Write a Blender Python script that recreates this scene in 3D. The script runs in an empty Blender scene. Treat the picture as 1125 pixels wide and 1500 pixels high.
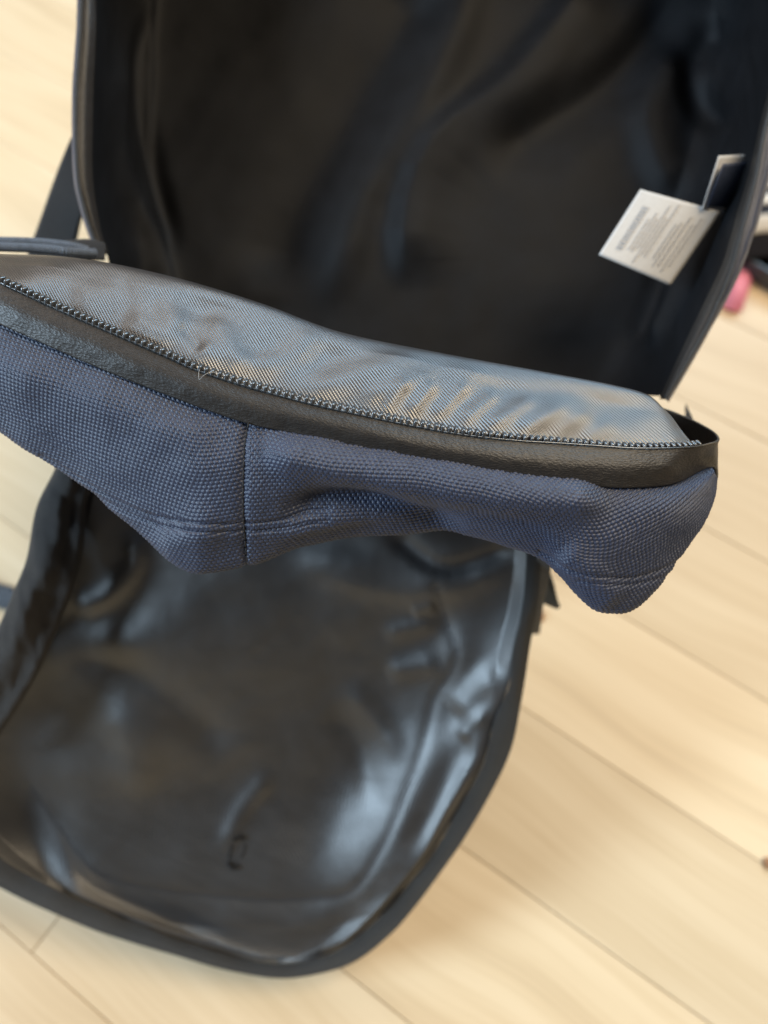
import bpy, bmesh, math, random
import numpy as np
from mathutils import Vector, Matrix
random.seed(7); rng = np.random.default_rng(7)
S = bpy.context.scene
C = S.collection

# ------------------------------------------------------------------ camera
F = 1127.0                      # focal length in photograph pixels (1125 x 1500)
TILT = math.radians(25.4)       # optical axis leans this far from straight down
CH = 0.56                       # camera height
st, ct = math.sin(TILT), math.cos(TILT)
cam_d = bpy.data.cameras.new("camera"); cam = bpy.data.objects.new("camera", cam_d); C.objects.link(cam)
cam.location = (0, 0, CH); cam.rotation_euler = (TILT, 0, 0)
cam_d.sensor_fit = 'VERTICAL'; cam_d.sensor_height = 36.0; cam_d.sensor_width = 27.0
cam_d.lens = F / 1500 * 36.0
cam_d.clip_start = 0.01; cam_d.clip_end = 50
cam_d.dof.use_dof = True; cam_d.dof.focus_distance = 0.276; cam_d.dof.aperture_fstop = 4.9
S.camera = cam
S.render.resolution_x, S.render.resolution_y = 768, 1024

def W(px, py, d):
    """photo pixel + depth along the axis -> world point(s)"""
    px = np.asarray(px, float); py = np.asarray(py, float); d = np.asarray(d, float)
    x = (px - 562.5) / F * d; y = (750 - py) / F * d
    return np.stack([x + 0 * d, y * ct + d * st, CH + y * st - d * ct], -1)
def floor_at(px, py, z=0.0):
    y = (750 - py) / F
    d = (CH - z) / (ct - y * st)
    return W(px, py, d)

# ------------------------------------------------------------------ light
w = bpy.data.worlds.new("World"); S.world = w; w.use_nodes = True
w.node_tree.nodes['Background'].inputs[0].default_value = (1.0, 0.93, 0.86, 1)
w.node_tree.nodes['Background'].inputs[1].default_value = 0.10
def area(name, loc, target, sx, sy, power, col):
    l = bpy.data.lights.new(name, 'AREA'); l.shape = 'RECTANGLE'; l.size = sx; l.size_y = sy
    l.energy = power; l.color = col
    o = bpy.data.objects.new(name, l); C.objects.link(o); o.location = loc
    o.rotation_euler = (Vector(target) - Vector(loc)).to_track_quat('-Z', 'Y').to_euler()
    return o
area("window_light", (0.95, 2.1, 1.55), (0.05, 0.2, 0.2), 2.0, 1.3, 56, (0.50, 0.76, 1.0))
area("side_fill_light", (-1.9, -0.15, 1.25), (0, 0.05, 0.1), 0.75, 0.65, 60, (0.62, 0.82, 1.0))  # added cool fill at left, gives the flap lining its blue highlights
area("ceiling_light", (1.1, 0.5, 2.1), (0.1, 0.2, 0), 1.1, 1.1, 48, (1.0, 0.82, 0.58))
area("warm_fill_light", (-1.15, 1.5, 1.7), (0, 0.2, 0.1), 1.4, 1.1, 17, (1.0, 0.82, 0.66))  # added warm fill, left ahead, to warm the left floor and twill reflections
S.view_settings.view_transform = 'Standard'; S.view_settings.look = 'None'
S.view_settings.exposure = 0.0; S.view_settings.gamma = 1.0
S.render.engine = 'CYCLES'

# ------------------------------------------------------------------ materials
def mat(name, build):
    m = bpy.data.materials.new(name); m.use_nodes = True
    nt = m.node_tree; b = nt.nodes['Principled BSDF']; build(nt, b); return m
def nd(nt, t, **kw):
    n = nt.nodes.new(t)
    for k, v in kw.items():
        if k.startswith('i_'): n.inputs[k[2:].replace('_', ' ')].default_value = v
        else: setattr(n, k, v)
    return n
def lk(nt, a, b): nt.links.new(a, b)
def ramp(nt, fac, stops):
    r = nd(nt, 'ShaderNodeValToRGB')
    els = r.color_ramp.elements
    while len(els) < len(stops): els.new(0.5)
    for e, (p, c) in zip(els, stops): e.position = p; e.color = (*c, 1) if len(c) == 3 else c
    lk(nt, fac, r.inputs[0]); return r
def math_n(nt, op, a, b=None, c=None):
    n = nd(nt, 'ShaderNodeMath', operation=op)
    for i, v in enumerate((a, b, c)):
        if v is None: continue
        if isinstance(v, (int, float)): n.inputs[i].default_value = v
        else: lk(nt, v, n.inputs[i])
    return n.outputs[0]
def noise(nt, vec, scale, detail=3, rough=0.5):
    n = nd(nt, 'ShaderNodeTexNoise'); n.inputs['Scale'].default_value = scale
    n.inputs['Detail'].default_value = detail; n.inputs['Roughness'].default_value = rough
    if vec is not None: lk(nt, vec, n.inputs['Vector'])
    return n.outputs[0]
def uvxy(nt):
    u = nd(nt, 'ShaderNodeUVMap'); s = nd(nt, 'ShaderNodeSeparateXYZ'); lk(nt, u.outputs[0], s.inputs[0])
    return u.outputs[0], s.outputs[0], s.outputs[1]
def bump(nt, b, h, dist, strength=1.0, base=None):
    n = nd(nt, 'ShaderNodeBump'); n.inputs['Distance'].default_value = dist; n.inputs['Strength'].default_value = strength
    lk(nt, h, n.inputs['Height'])
    if base is not None: lk(nt, base, n.inputs['Normal'])
    lk(nt, n.outputs[0], b.inputs['Normal']); return n.outputs[0]

def satin(base, rough, pitch, depth, ang, sheen=0.0, spec=0.5, cross=0.5, mott=0.25):
    """woven synthetic lining; UV are in metres"""
    def f(nt, b):
        uv, u, v = uvxy(nt)
        ca, sa = math.cos(ang), math.sin(ang)
        a = math_n(nt, 'ADD', math_n(nt, 'MULTIPLY', u, ca), math_n(nt, 'MULTIPLY', v, sa))
        c = math_n(nt, 'SUBTRACT', math_n(nt, 'MULTIPLY', v, ca), math_n(nt, 'MULTIPLY', u, sa))
        w1 = math_n(nt, 'SINE', math_n(nt, 'MULTIPLY', a, 2 * math.pi / pitch))
        w2 = math_n(nt, 'SINE', math_n(nt, 'MULTIPLY', c, 2 * math.pi / (pitch * 0.62)))
        h = math_n(nt, 'ADD', w1, math_n(nt, 'MULTIPLY', w2, cross))
        n2 = noise(nt, uv, 900, 2)
        h = math_n(nt, 'ADD', h, math_n(nt, 'MULTIPLY', n2, 0.8))
        bump(nt, b, h, depth)
        big = noise(nt, uv, 60, 4, 0.6)
        r = ramp(nt, big, [(0.3, tuple(x * (1 - mott) for x in base)), (0.7, tuple(x * (1 + mott) for x in base))])
        lk(nt, r.outputs[0], b.inputs['Base Color'])
        rr = math_n(nt, 'ADD', math_n(nt, 'MULTIPLY', big, 0.12), rough - 0.06)
        lk(nt, rr, b.inputs['Roughness'])
        b.inputs['Specular IOR Level'].default_value = spec; b.inputs['IOR'].default_value = 1.70 if spec == 1.0 else 1.5
        b.inputs['Sheen Weight'].default_value = sheen; b.inputs['Sheen Roughness'].default_value = 0.4
    return f
M_twill = mat("twill_lining", satin((0.021, 0.017, 0.0155), 0.35, 0.00118, 0.000065, math.radians(-38), 0.0, 1.0, 0.25))
M_blk = mat("black_lining", satin((0.0058, 0.0062, 0.0076), 0.62, 0.0011, 0.00003, 0.3, 0.0, 0.18))
M_flap = mat("glossy_lining", satin((0.0115, 0.0118, 0.0140), 0.46, 0.0016, 0.00004, math.radians(35), 0.0, 1.0))

def navy_f(nt, b):
    uv, u, v = uvxy(nt)
    n1 = noise(nt, uv, 220, 3); n2 = noise(nt, uv, 1800, 2)
    r = ramp(nt, math_n(nt, 'ADD', math_n(nt, 'MULTIPLY', n1, .6), math_n(nt, 'MULTIPLY', n2, .4)),
             [(0.3, (0.020, 0.029, 0.060)), (0.7, (0.033, 0.044, 0.086))])
    lk(nt, r.outputs[0], b.inputs['Base Color'])
    b.inputs['Roughness'].default_value = 0.46
    b.inputs['Specular IOR Level'].default_value = 0.55
    b.inputs['Sheen Weight'].default_value = 0.06; b.inputs['Sheen Roughness'].default_value = 0.45
    b.inputs['Sheen Tint'].default_value = (0.8, 0.85, 1, 1)
    s = nd(nt, 'ShaderNodeTexNoise'); s.inputs['Scale'].default_value = 1.0
    mp = nd(nt, 'ShaderNodeMapping'); mp.inputs['Scale'].default_value = (9000, 2500, 1); lk(nt, uv, mp.inputs[0]); lk(nt, mp.outputs[0], s.inputs['Vector'])
    bump(nt, b, s.outputs[0], 0.00006)
M_navy = mat("navy_nylon", navy_f)

def leather_f(nt, b):
    uv, u, v = uvxy(nt)
    vo = nd(nt, 'ShaderNodeTexVoronoi'); vo.feature = 'F1'; vo.inputs['Scale'].default_value = 1.0
    mp = nd(nt, 'ShaderNodeMapping'); mp.inputs['Scale'].default_value = (700, 1500, 1); lk(nt, uv, mp.inputs[0])
    nz = nd(nt, 'ShaderNodeTexNoise'); nz.inputs['Scale'].default_value = 1.2; lk(nt, mp.outputs[0], nz.inputs['Vector'])
    mx = nd(nt, 'ShaderNodeVectorMath', operation='ADD'); lk(nt, mp.outputs[0], mx.inputs[0]); lk(nt, nz.outputs['Color'], mx.inputs[1])
    lk(nt, mx.outputs[0], vo.inputs['Vector'])
    n2 = noise(nt, uv, 260, 4, .6)
    h = math_n(nt, 'ADD', vo.outputs['Distance'], math_n(nt, 'MULTIPLY', n2, 1.2))
    bump(nt, b, h, 0.00013)
    r = ramp(nt, n2, [(0.3, (0.016, 0.014, 0.013)), (0.7, (0.026, 0.023, 0.021))])
    lk(nt, r.outputs[0], b.inputs['Base Color'])
    b.inputs['Roughness'].default_value = 0.46; b.inputs['Specular IOR Level'].default_value = 0.45
M_leath = mat("coated_tape", leather_f)

def webbing_f(col, pitch=0.0012):
    def f(nt, b):
        uv, u, v = uvxy(nt)
        w1 = math_n(nt, 'SINE', math_n(nt, 'MULTIPLY', u, 2 * math.pi / pitch))
        w2 = math_n(nt, 'SINE', math_n(nt, 'MULTIPLY', v, 2 * math.pi / (pitch * .7)))
        bump(nt, b, math_n(nt, 'MULTIPLY', w1, w2), 0.00022)
        n1 = noise(nt, uv, 400, 3)
        r = ramp(nt, n1, [(0.3, tuple(c * .8 for c in col)), (0.7, tuple(c * 1.2 for c in col))])
        lk(nt, r.outputs[0], b.inputs['Base Color'])
        b.inputs['Roughness'].default_value = 0.62; b.inputs['Sheen Weight'].default_value = 0.06
    return f
M_bind = mat("binding_webbing", webbing_f((0.034, 0.034, 0.035)))
M_strap = mat("black_webbing", webbing_f((0.014, 0.012, 0.012), 0.0018))
M_gstrap = mat("grey_webbing", webbing_f((0.075, 0.085, 0.10), 0.0018))
M_coil = mat("coil_nylon", webbing_f((0.12, 0.15, 0.20), 0.0012))

def simple(col, rough, spec=0.5, metal=0.0, bs=600, bd=0.00005, var=0.12, sheen=0.0):
    def f(nt, b):
        tc = nd(nt, 'ShaderNodeTexCoord')
        n = noise(nt, tc.outputs['Object'], bs, 3)
        r = ramp(nt, n, [(0.3, tuple(c * (1 - var) for c in col)), (0.7, tuple(min(1, c * (1 + var)) for c in col))])
        lk(nt, r.outputs[0], b.inputs['Base Color']); bump(nt, b, n, bd)
        b.inputs['Roughness'].default_value = rough; b.inputs['Specular IOR Level'].default_value = spec; b.inputs['IOR'].default_value = 1.70 if spec == 1.0 else 1.5
        b.inputs['Metallic'].default_value = metal; b.inputs['Sheen Weight'].default_value = sheen
    return f
M_tooth = mat("moulded_teeth", simple((0.05, 0.053, 0.057), 0.2, 1.0))
M_thread = mat("dark_thread", simple((0.035, 0.038, 0.055), 0.6))
M_blackthread = mat("black_thread", simple((0.006, 0.006, 0.008), 0.7))
M_label = mat("label_satin", simple((0.50, 0.49, 0.48), 0.55, 0.4, var=.03))
M_print = mat("label_ink", simple((0.34, 0.33, 0.33), 0.6))
M_blue = mat("label_blue", simple((0.012, 0.02, 0.045), 0.6))
M_pink = mat("pink_plastic", simple((0.80, 0.26, 0.36), 0.45))
M_orange = mat("orange_board", simple((0.52, 0.27, 0.10), 0.6))
M_tray = mat("dark_grey_plastic", simple((0.045, 0.055, 0.065), 0.4))
M_crumb = mat("brown_crumb", simple((0.34, 0.16, 0.07), 0.7, bs=200))
M_kw = mat("white_knit", simple((0.62, 0.58, 0.52), 0.85, 0.2, bs=900, bd=.0003, sheen=.2))
M_kb = mat("black_knit", simple((0.014, 0.014, 0.02), 0.85, 0.2, bs=900, bd=.0003, sheen=.1))

def wood_f(nt, b):
    tc = nd(nt, 'ShaderNodeTexCoord'); oi = nd(nt, 'ShaderNodeObjectInfo')
    off = nd(nt, 'ShaderNodeCombineXYZ'); lk(nt, math_n(nt, 'MULTIPLY', oi.outputs['Random'], 37.0), off.inputs[0]); lk(nt, math_n(nt, 'MULTIPLY', oi.outputs['Random'], 11.3), off.inputs[1])
    ad = nd(nt, 'ShaderNodeVectorMath', operation='ADD'); lk(nt, tc.outputs['Object'], ad.inputs[0]); lk(nt, off.outputs[0], ad.inputs[1])
    wn = nd(nt, 'ShaderNodeTexNoise'); wn.inputs['Scale'].default_value = 3.0; wn.inputs['Detail'].default_value = 2; lk(nt, ad.outputs[0], wn.inputs['Vector'])
    # long streaks along local x, gently wandering
    sp = nd(nt, 'ShaderNodeSeparateXYZ'); lk(nt, ad.outputs[0], sp.inputs[0])
    yy = math_n(nt, 'ADD', sp.outputs[1], math_n(nt, 'MULTIPLY', wn.outputs[0], 0.075))
    cb = nd(nt, 'ShaderNodeCombineXYZ'); lk(nt, math_n(nt, 'MULTIPLY', sp.outputs[0], 2.2), cb.inputs[0]); lk(nt, math_n(nt, 'MULTIPLY', yy, 42.0), cb.inputs[1])
    g1 = nd(nt, 'ShaderNodeTexNoise'); g1.inputs['Scale'].default_value = 1.0; g1.inputs['Detail'].default_value = 5; g1.inputs['Roughness'].default_value = .62; lk(nt, cb.outputs[0], g1.inputs['Vector'])
    cb2 = nd(nt, 'ShaderNodeCombineXYZ'); lk(nt, math_n(nt, 'MULTIPLY', sp.outputs[0], 8.0), cb2.inputs[0]); lk(nt, math_n(nt, 'MULTIPLY', yy, 420.0), cb2.inputs[1])
    g2 = nd(nt, 'ShaderNodeTexNoise'); g2.inputs['Scale'].default_value = 1.0; g2.inputs['Detail'].default_value = 3; lk(nt, cb2.outputs[0], g2.inputs['Vector'])
    g = math_n(nt, 'ADD', math_n(nt, 'MULTIPLY', g1.outputs[0], .8), math_n(nt, 'MULTIPLY', g2.outputs[0], .2))
    r = ramp(nt, g, [(0.30, (0.555, 0.415, 0.26)), (0.44, (0.645, 0.495, 0.315)), (0.54, (0.69, 0.54, 0.355)), (0.72, (0.74, 0.59, 0.40))])
    hs = nd(nt, 'ShaderNodeHueSaturation'); lk(nt, r.outputs[0], hs.inputs['Color'])
    lk(nt, math_n(nt, 'ADD', math_n(nt, 'MULTIPLY', oi.outputs['Random'], 0.12), 0.94), hs.inputs['Value'])
    lk(nt, hs.outputs[0], b.inputs['Base Color'])
    b.inputs['Roughness'].default_value = 0.42; b.inputs['Specular IOR Level'].default_value = 0.35
    bump(nt, b, g, 0.0004)
M_wood = mat("pale_wood", wood_f)
M_sub = mat("subfloor", simple((0.34, 0.24, 0.15), 0.9))

# ------------------------------------------------------------------ geometry helpers
def link(o, parent=None):
    C.objects.link(o)
    if parent is not None: o.parent = parent
    return o
def empty(name, loc, label, cat, group=None):
    o = bpy.data.objects.new(name, None); o.location = loc; o.empty_display_size = 0.02
    o['label'] = label; o['category'] = cat
    if group: o['group'] = group
    return link(o)
def local(parent, P):
    if parent is None: return P
    o = parent; off = np.zeros(3)
    while o is not None: off = off + np.array(o.location); o = o.parent
    return P - off
def mesh_grid(name, P, uv, m, parent=None, closed_u=False):
    nv, nu = P.shape[:2]
    me = bpy.data.meshes.new(name)
    idx = np.arange(nu * nv).reshape(nv, nu)
    if closed_u: idx = np.concatenate([idx, idx[:, :1]], 1)
    a, b, c, d = idx[:-1, :-1], idx[1:, :-1], idx[1:, 1:], idx[:-1, 1:]
    q = np.stack([a, b, c, d], -1).reshape(-1, 4)
    me.vertices.add(nu * nv); me.vertices.foreach_set('co', local(parent, P).reshape(-1).astype(np.float32))
    me.loops.add(q.size); me.loops.foreach_set('vertex_index', q.reshape(-1).astype(np.int32))
    me.polygons.add(len(q)); me.polygons.foreach_set('loop_start', np.arange(0, q.size, 4, dtype=np.int32))
    me.polygons.foreach_set('loop_total', np.full(len(q), 4, np.int32))
    me.update(calc_edges=True)
    me.polygons.foreach_set('use_smooth', np.ones(len(q), bool))
    if uv is not None:
        l = me.uv_layers.new(name='UVMap'); l.data.foreach_set('uv', uv.reshape(-1, 2)[q.reshape(-1)].reshape(-1).astype(np.float32))
    me.materials.append(m); me.validate()
    return link(bpy.data.objects.new(name, me), parent)
def catmull(P, t):
    """P (n,k) control rows, t in [0,n-1]"""
    n = len(P); i = np.clip(np.floor(t).astype(int), 0, n - 2); f = (t - i)[:, None]
    if P.ndim == 3: f = f[..., None]
    ext = np.concatenate([2 * P[:1] - P[1:2], P, 2 * P[-1:] - P[-2:-1]])
    p0, p1, p2, p3 = ext[i], ext[i + 1], ext[i + 2], ext[i + 3]
    return 0.5 * ((2 * p1) + (-p0 + p2) * f + (2 * p0 - 5 * p1 + 4 * p2 - p3) * f ** 2 + (-p0 + 3 * p1 - 3 * p2 + p3) * f ** 3)
def resample(pts, n, by_len=True):
    P = np.array(pts, float)
    if len(P) == 2: return P[0] + (P[1] - P[0]) * np.linspace(0, 1, n)[:, None]
    D = catmull(P, np.linspace(0, len(P) - 1, 40 * len(P)))
    if not by_len: return catmull(P, np.linspace(0, len(P) - 1, n))
    key = D[:, :2] if D.shape[1] == 3 and np.abs(D[:, 0]).max() > 3 else D
    s = np.concatenate([[0], np.cumsum(np.linalg.norm(np.diff(key, axis=0), axis=1))])
    t = np.linspace(0, s[-1], n)
    return np.stack([np.interp(t, s, D[:, k]) for k in range(D.shape[1])], -1)
def sheet_px(rows, nu, nv, by_len=True):
    R = np.stack([resample(r, nu, by_len) for r in rows])
    return catmull(R, np.linspace(0, len(rows) - 1, nv))
def normals(P):
    du = np.gradient(P, axis=1); dv = np.gradient(P, axis=0)
    n = np.cross(du, dv); n /= np.linalg.norm(n, axis=-1, keepdims=True) + 1e-12
    # towards the camera on the whole
    c = np.array([0, 0, CH]) - P
    if (n * c).sum(-1).mean() < 0: n = -n
    return n
def arc_uv(P, iref=0, jref=0):
    du = np.linalg.norm(np.diff(P, axis=1), axis=-1); U = np.concatenate([np.zeros((P.shape[0], 1)), np.cumsum(du, 1)], 1)
    U = U - U[:, iref:iref + 1]
    dv = np.linalg.norm(np.diff(P, axis=0), axis=-1); V = np.concatenate([np.zeros((1, P.shape[1])), np.cumsum(dv, 0)], 0)
    V = V - V[jref:jref + 1]
    return np.stack([U, V], -1)
def thicken(o, t, off=-1):
    m = o.modifiers.new('thickness', 'SOLIDIFY'); m.thickness = t; m.offset = off
    return o
def seg_dist(X, Y, poly, w_x=1.0):
    """distance to polyline and signed side + parameter 0..1"""
    poly = np.array(poly, float); best = np.full(X.shape, 1e9); side = np.zeros(X.shape); par = np.zeros(X.shape)
    L = np.concatenate([[0], np.cumsum(np.linalg.norm(np.diff(poly, axis=0), axis=1))])
    for k in range(len(poly) - 1):
        a, b = poly[k], poly[k + 1]; ab = b - a; l2 = (ab ** 2).sum()
        t = np.clip(((X - a[0]) * ab[0] + (Y - a[1]) * ab[1]) / l2, 0, 1)
        dx = X - a[0] - t * ab[0]; dy = Y - a[1] - t * ab[1]; dd = np.hypot(dx, dy)
        m = dd < best; best = np.where(m, dd, best)
        side = np.where(m, np.sign(ab[0] * dy - ab[1] * dx), side); par = np.where(m, (L[k] + t * math.sqrt(l2)) / L[-1], par)
    return best, side, par
def ridge(X, Y, poly, w, h, taper=0.25, w2=None):
    """gaussian ridge of half width w px (w2 on the other side), height h metres, fading at its ends"""
    P = resample([(p[0], p[1]) for p in poly], 14) if len(poly) > 2 else np.array(poly, float)
    d, s, t = seg_dist(X, Y, P)
    ww = np.where(s > 0, w, w2 if w2 else w)
    env = 1.0 if taper == 0 else np.clip(t / taper, 0, 1) * np.clip((1 - t) / taper, 0, 1)
    env = env * env * (3 - 2 * env) if taper else 1.0
    return h * np.exp(-(d / ww) ** 2) * env
def groove(X, Y, poly, w, h):
    d, s, t = seg_dist(X, Y, resample(poly, 24)); return -h * np.exp(-(d / w) ** 2)
_lat = rng.random((256, 256))
def vnoise(x, y):
    xi = np.floor(x).astype(int); yi = np.floor(y).astype(int); fx = x - xi; fy = y - yi
    fx = fx * fx * fx * (fx * (fx * 6 - 15) + 10); fy = fy * fy * fy * (fy * (fy * 6 - 15) + 10)
    g = lambda a, b: _lat[a & 255, b & 255]
    return (g(xi, yi) * (1 - fx) * (1 - fy) + g(xi + 1, yi) * fx * (1 - fy) + g(xi, yi + 1) * (1 - fx) * fy + g(xi + 1, yi + 1) * fx * fy) * 2 - 1
def fnoise(x, y, o=3):
    return sum(vnoise(x * 2 ** k + 17 * k, y * 2 ** k + 5 * k) / 1.9 ** k for k in range(o))
def tube(name, P, r, m, parent, seg=8, rib=0, ribp=0.001):
    P = np.array(P, float); n = len(P)
    T = np.gradient(P, axis=0); T /= np.linalg.norm(T, axis=1, keepdims=True)
    up = np.array([0, .3, 1.0]); A = np.cross(T, up); A /= np.linalg.norm(A, axis=1, keepdims=True); B = np.cross(A, T)
    s = np.concatenate([[0], np.cumsum(np.linalg.norm(np.diff(P, axis=0), axis=1))])
    rr = r * (1 + rib * np.sin(2 * math.pi * s / ribp)); rr = np.array(rr) * np.ones(n)
    a = np.linspace(0, 2 * math.pi, seg, endpoint=False)
    G = P[:, None] + rr[:, None, None] * (np.cos(a)[None, :, None] * A[:, None] + np.sin(a)[None, :, None] * B[:, None])
    uv = np.stack(np.broadcast_arrays(s[:, None], a[None, :] * r), -1)
    return mesh_grid(name, G, uv, m, parent, closed_u=True)
def stitches(name, P, m, parent, length=0.0028, gap=0.0011, r=0.00022, lift=None):
    """a row of little thread stitches along world polyline P, joined: one line of sewing"""
    s = np.concatenate([[0], np.cumsum(np.linalg.norm(np.diff(P, axis=0), axis=1))])
    bm = bmesh.new(); t = 0
    while t + length < s[-1]:
        q = [np.array([np.interp(t + f * length, s, P[:, k]) for k in range(3)]) for f in (0, .25, .5, .75, 1)]
        ax = q[-1] - q[0]; ax /= np.linalg.norm(ax) + 1e-9
        view = np.array([0, 0, CH]) - q[2]; view /= np.linalg.norm(view)
        sd = np.cross(ax, view); sd /= np.linalg.norm(sd)
        rings = []
        for qq, h, rr in zip(q, (-1, .5, 1, .5, -1), (.7, 1, 1, 1, .7)):
            c = qq + view * r * h
            rings.append([bm.verts.new(local(parent, c + rr * r * (math.cos(a) * sd + math.sin(a) * view))) for a in (0, 1.57, 3.14, 4.71)])
        for A, B in zip(rings[:-1], rings[1:]):
            for k in range(4): bm.faces.new((A[k], A[(k + 1) % 4], B[(k + 1) % 4], B[k]))
        t += length + gap
    me = bpy.data.meshes.new(name); bm.to_mesh(me); bm.free(); me.materials.append(m)
    for p in me.polygons: p.use_smooth = True
    return link(bpy.data.objects.new(name, me), parent)

def ramps_to_height(tilts, x0, y0, x1, y1, step=3.0):
    """integrate wished-for surface tilts (photo x/y slopes) into one smooth height field, metres; returns sampler"""
    nx = int((x1 - x0) / step); ny = int((y1 - y0) / step)
    X, Y = np.meshgrid(x0 + step * np.arange(nx), y0 + step * np.arange(ny))
    GX = np.zeros_like(X); GY = np.zeros_like(X)
    for (cx, cy, rx, ry, rot, tx, ty) in tilts:
        c, s = math.cos(math.radians(rot)), math.sin(math.radians(rot))
        a = ((X - cx) * c + (Y - cy) * s) / rx; b = (-(X - cx) * s + (Y - cy) * c) / ry
        g = np.exp(-(a * a + b * b) ** 1.3); GX += tx * g; GY += ty * g
    pad = 80
    GX = np.pad(GX, pad); GY = np.pad(GY, pad)
    fx = np.fft.fftfreq(GX.shape[1]) * 2 * math.pi; fy = np.fft.fftfreq(GX.shape[0]) * 2 * math.pi
    FX, FY = np.meshgrid(fx, fy); k2 = FX ** 2 + FY ** 2; k2[0, 0] = 1
    H = np.fft.ifft2((-1j * FX * np.fft.fft2(GX) - 1j * FY * np.fft.fft2(GY)) / k2).real[pad:-pad, pad:-pad] * step
    H -= H.mean()
    def sample(px, py):
        u = np.clip((px - x0) / step, 0, nx - 1.001); v = np.clip((py - y0) / step, 0, ny - 1.001)
        i = u.astype(int); j = v.astype(int); f = u - i; g = v - j
        return (H[j, i] * (1 - f) * (1 - g) + H[j, i + 1] * f * (1 - g) + H[j + 1, i] * (1 - f) * g + H[j + 1, i + 1] * f * g)
    return sample      # in px units; multiply by d/F for metres

# ------------------------------------------------------------------ floor
def tagk(o, kind): o['kind'] = kind; return o
az = math.radians(56); pdir = np.array([-math.sin(az), math.cos(az), 0]); pperp = np.array([math.cos(az), math.sin(az), 0])
A0 = floor_at(875, 1382); B0 = floor_at(547, 1457)
PWID = float(abs(np.dot(A0 - B0, pperp)))
print("plank width", PWID)
bm = bmesh.new(); bmesh.ops.create_grid(bm, x_segments=4, y_segments=4, size=4)
me = bpy.data.meshes.new("floor"); bm.to_mesh(me); bm.free(); me.materials.append(M_sub)
floor = tagk(link(bpy.data.objects.new("floor", me)), 'structure'); floor.location = (0, 0, -0.012)
def plank_mesh(L, Wd):
    bm = bmesh.new(); bmesh.ops.create_cube(bm, size=1)
    bmesh.ops.scale(bm, vec=(L - .0005, Wd - .0005, .012), verts=bm.verts)
    bmesh.ops.translate(bm, vec=(0, 0, .006), verts=bm.verts)
    ed = [e for e in bm.edges if all(v.co.z > .006 for v in e.verts)]
    bmesh.ops.bevel(bm, geom=ed, offset=.0003, segments=2, affect='EDGES')
    me = bpy.data.meshes.new("plank"); bm.to_mesh(me); bm.free(); me.materials.append(M_wood); return me
PL = 2.2
pm = plank_mesh(PL, PWID)
E0 = floor_at(85, 1345)        # an end joint passes here
cA = np.dot(A0, pperp); e0 = np.dot(E0, pdir); rowE = math.floor((np.dot(E0, pperp) - cA) / PWID)
for r in range(-32, 34):
    # stagger: the row holding the end joint in view is pinned, others by an irregular third
    s0 = e0 if r == rowE else e0 + PL * (0.36 + 0.24 * math.sin(r * 5.1))
    for k in range(-2, 2):
        cen = pperp * (cA + (r + .5) * PWID) + pdir * (s0 + (k + .5) * PL)
        if np.hypot(cen[0], cen[1] - .4) > 3.8: continue
        o = bpy.data.objects.new("plank", pm); link(o, floor)
        o.location = (cen[0], cen[1], 0.0); o.rotation_euler = (0, 0, math.atan2(pdir[1], pdir[0]))

# ------------------------------------------------------------------ the backpack
base = W(560, 560, .45); base = np.array([base[0], base[1], 0.0])
BAG = empty("backpack", tuple(base), "navy woven nylon backpack unzipped wide open on the wood floor, black lining showing", "backpack")

# zip line and the edges that follow it (photo px, px, depth)
zipl = [(-170, 330, .290), (-80, 374, .284), (0, 413, .279), (60, 441, .277), (125, 470, .275), (190, 498, .2735), (250, 524, .2725), (292, 543, .272), (374, 569, .2715), (460, 592, .271),
        (560, 614, .271), (620, 626, .2715), (685, 637, .272), (760, 645, .273), (811, 648, .274), (871, 652, .275), (937, 656, .277), (1012, 654, .283), (1049, 647, .292)]
tapeb = [(-170, 395, .290), (-80, 438, .283), (0, 475, .278), (60, 502, .276), (125, 531, .2745), (190, 558, .273), (250, 581, .272), (300, 600, .2715), (372, 623, .271), (460, 641, .2705),
         (560, 662, .2705), (620, 675, .271), (685, 688, .2715), (760, 700, .2725), (811, 707, .2735), (871, 713, .275), (925, 715, .277), (987, 709, .283), (1043, 684, .293)]

# --- lining of the front half (twill)
NU, NV = 620, 260
junction = [(-170, 350, .312), (-80, 364, .307), (0, 372, .301), (80, 376, .298), (160, 387, .2955), (250, 407, .294), (330, 430, .293), (400, 453, .2925), (500, 489, .2915), (650, 520, .2915), (800, 547, .292), (900, 566, .294), (950, 580, .296), (978, 604, .296)]
def mix(a, b, t, bulge=0.0):
    A = resample(a, 60); B = resample(b, 60); M = A * (1 - t) + B * t; M[:, 2] -= bulge; return M
zin = [(p[0], p[1] + 3, p[2] + .0030) for p in zipl[:-2]] + [(1000, 655, .283), (1016, 651, .288)]
jr = [tuple(p) for p in junction]
under = [(x, y + 40, d + .07) for x, y, d in jr]
rowsF = [under, [(x, y + 6, d + .014) for x, y, d in jr], jr, mix(jr, zin, .33, .0015), mix(jr, zin, .66, .002), mix(jr, zin, .88, .0012), zin, [(x, y + 12, d + .003) for x, y, d in zin]]
G = sheet_px(rowsF, NU, NV)
X, Y, D = G[..., 0], G[..., 1], G[..., 2]
FR = []
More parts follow.
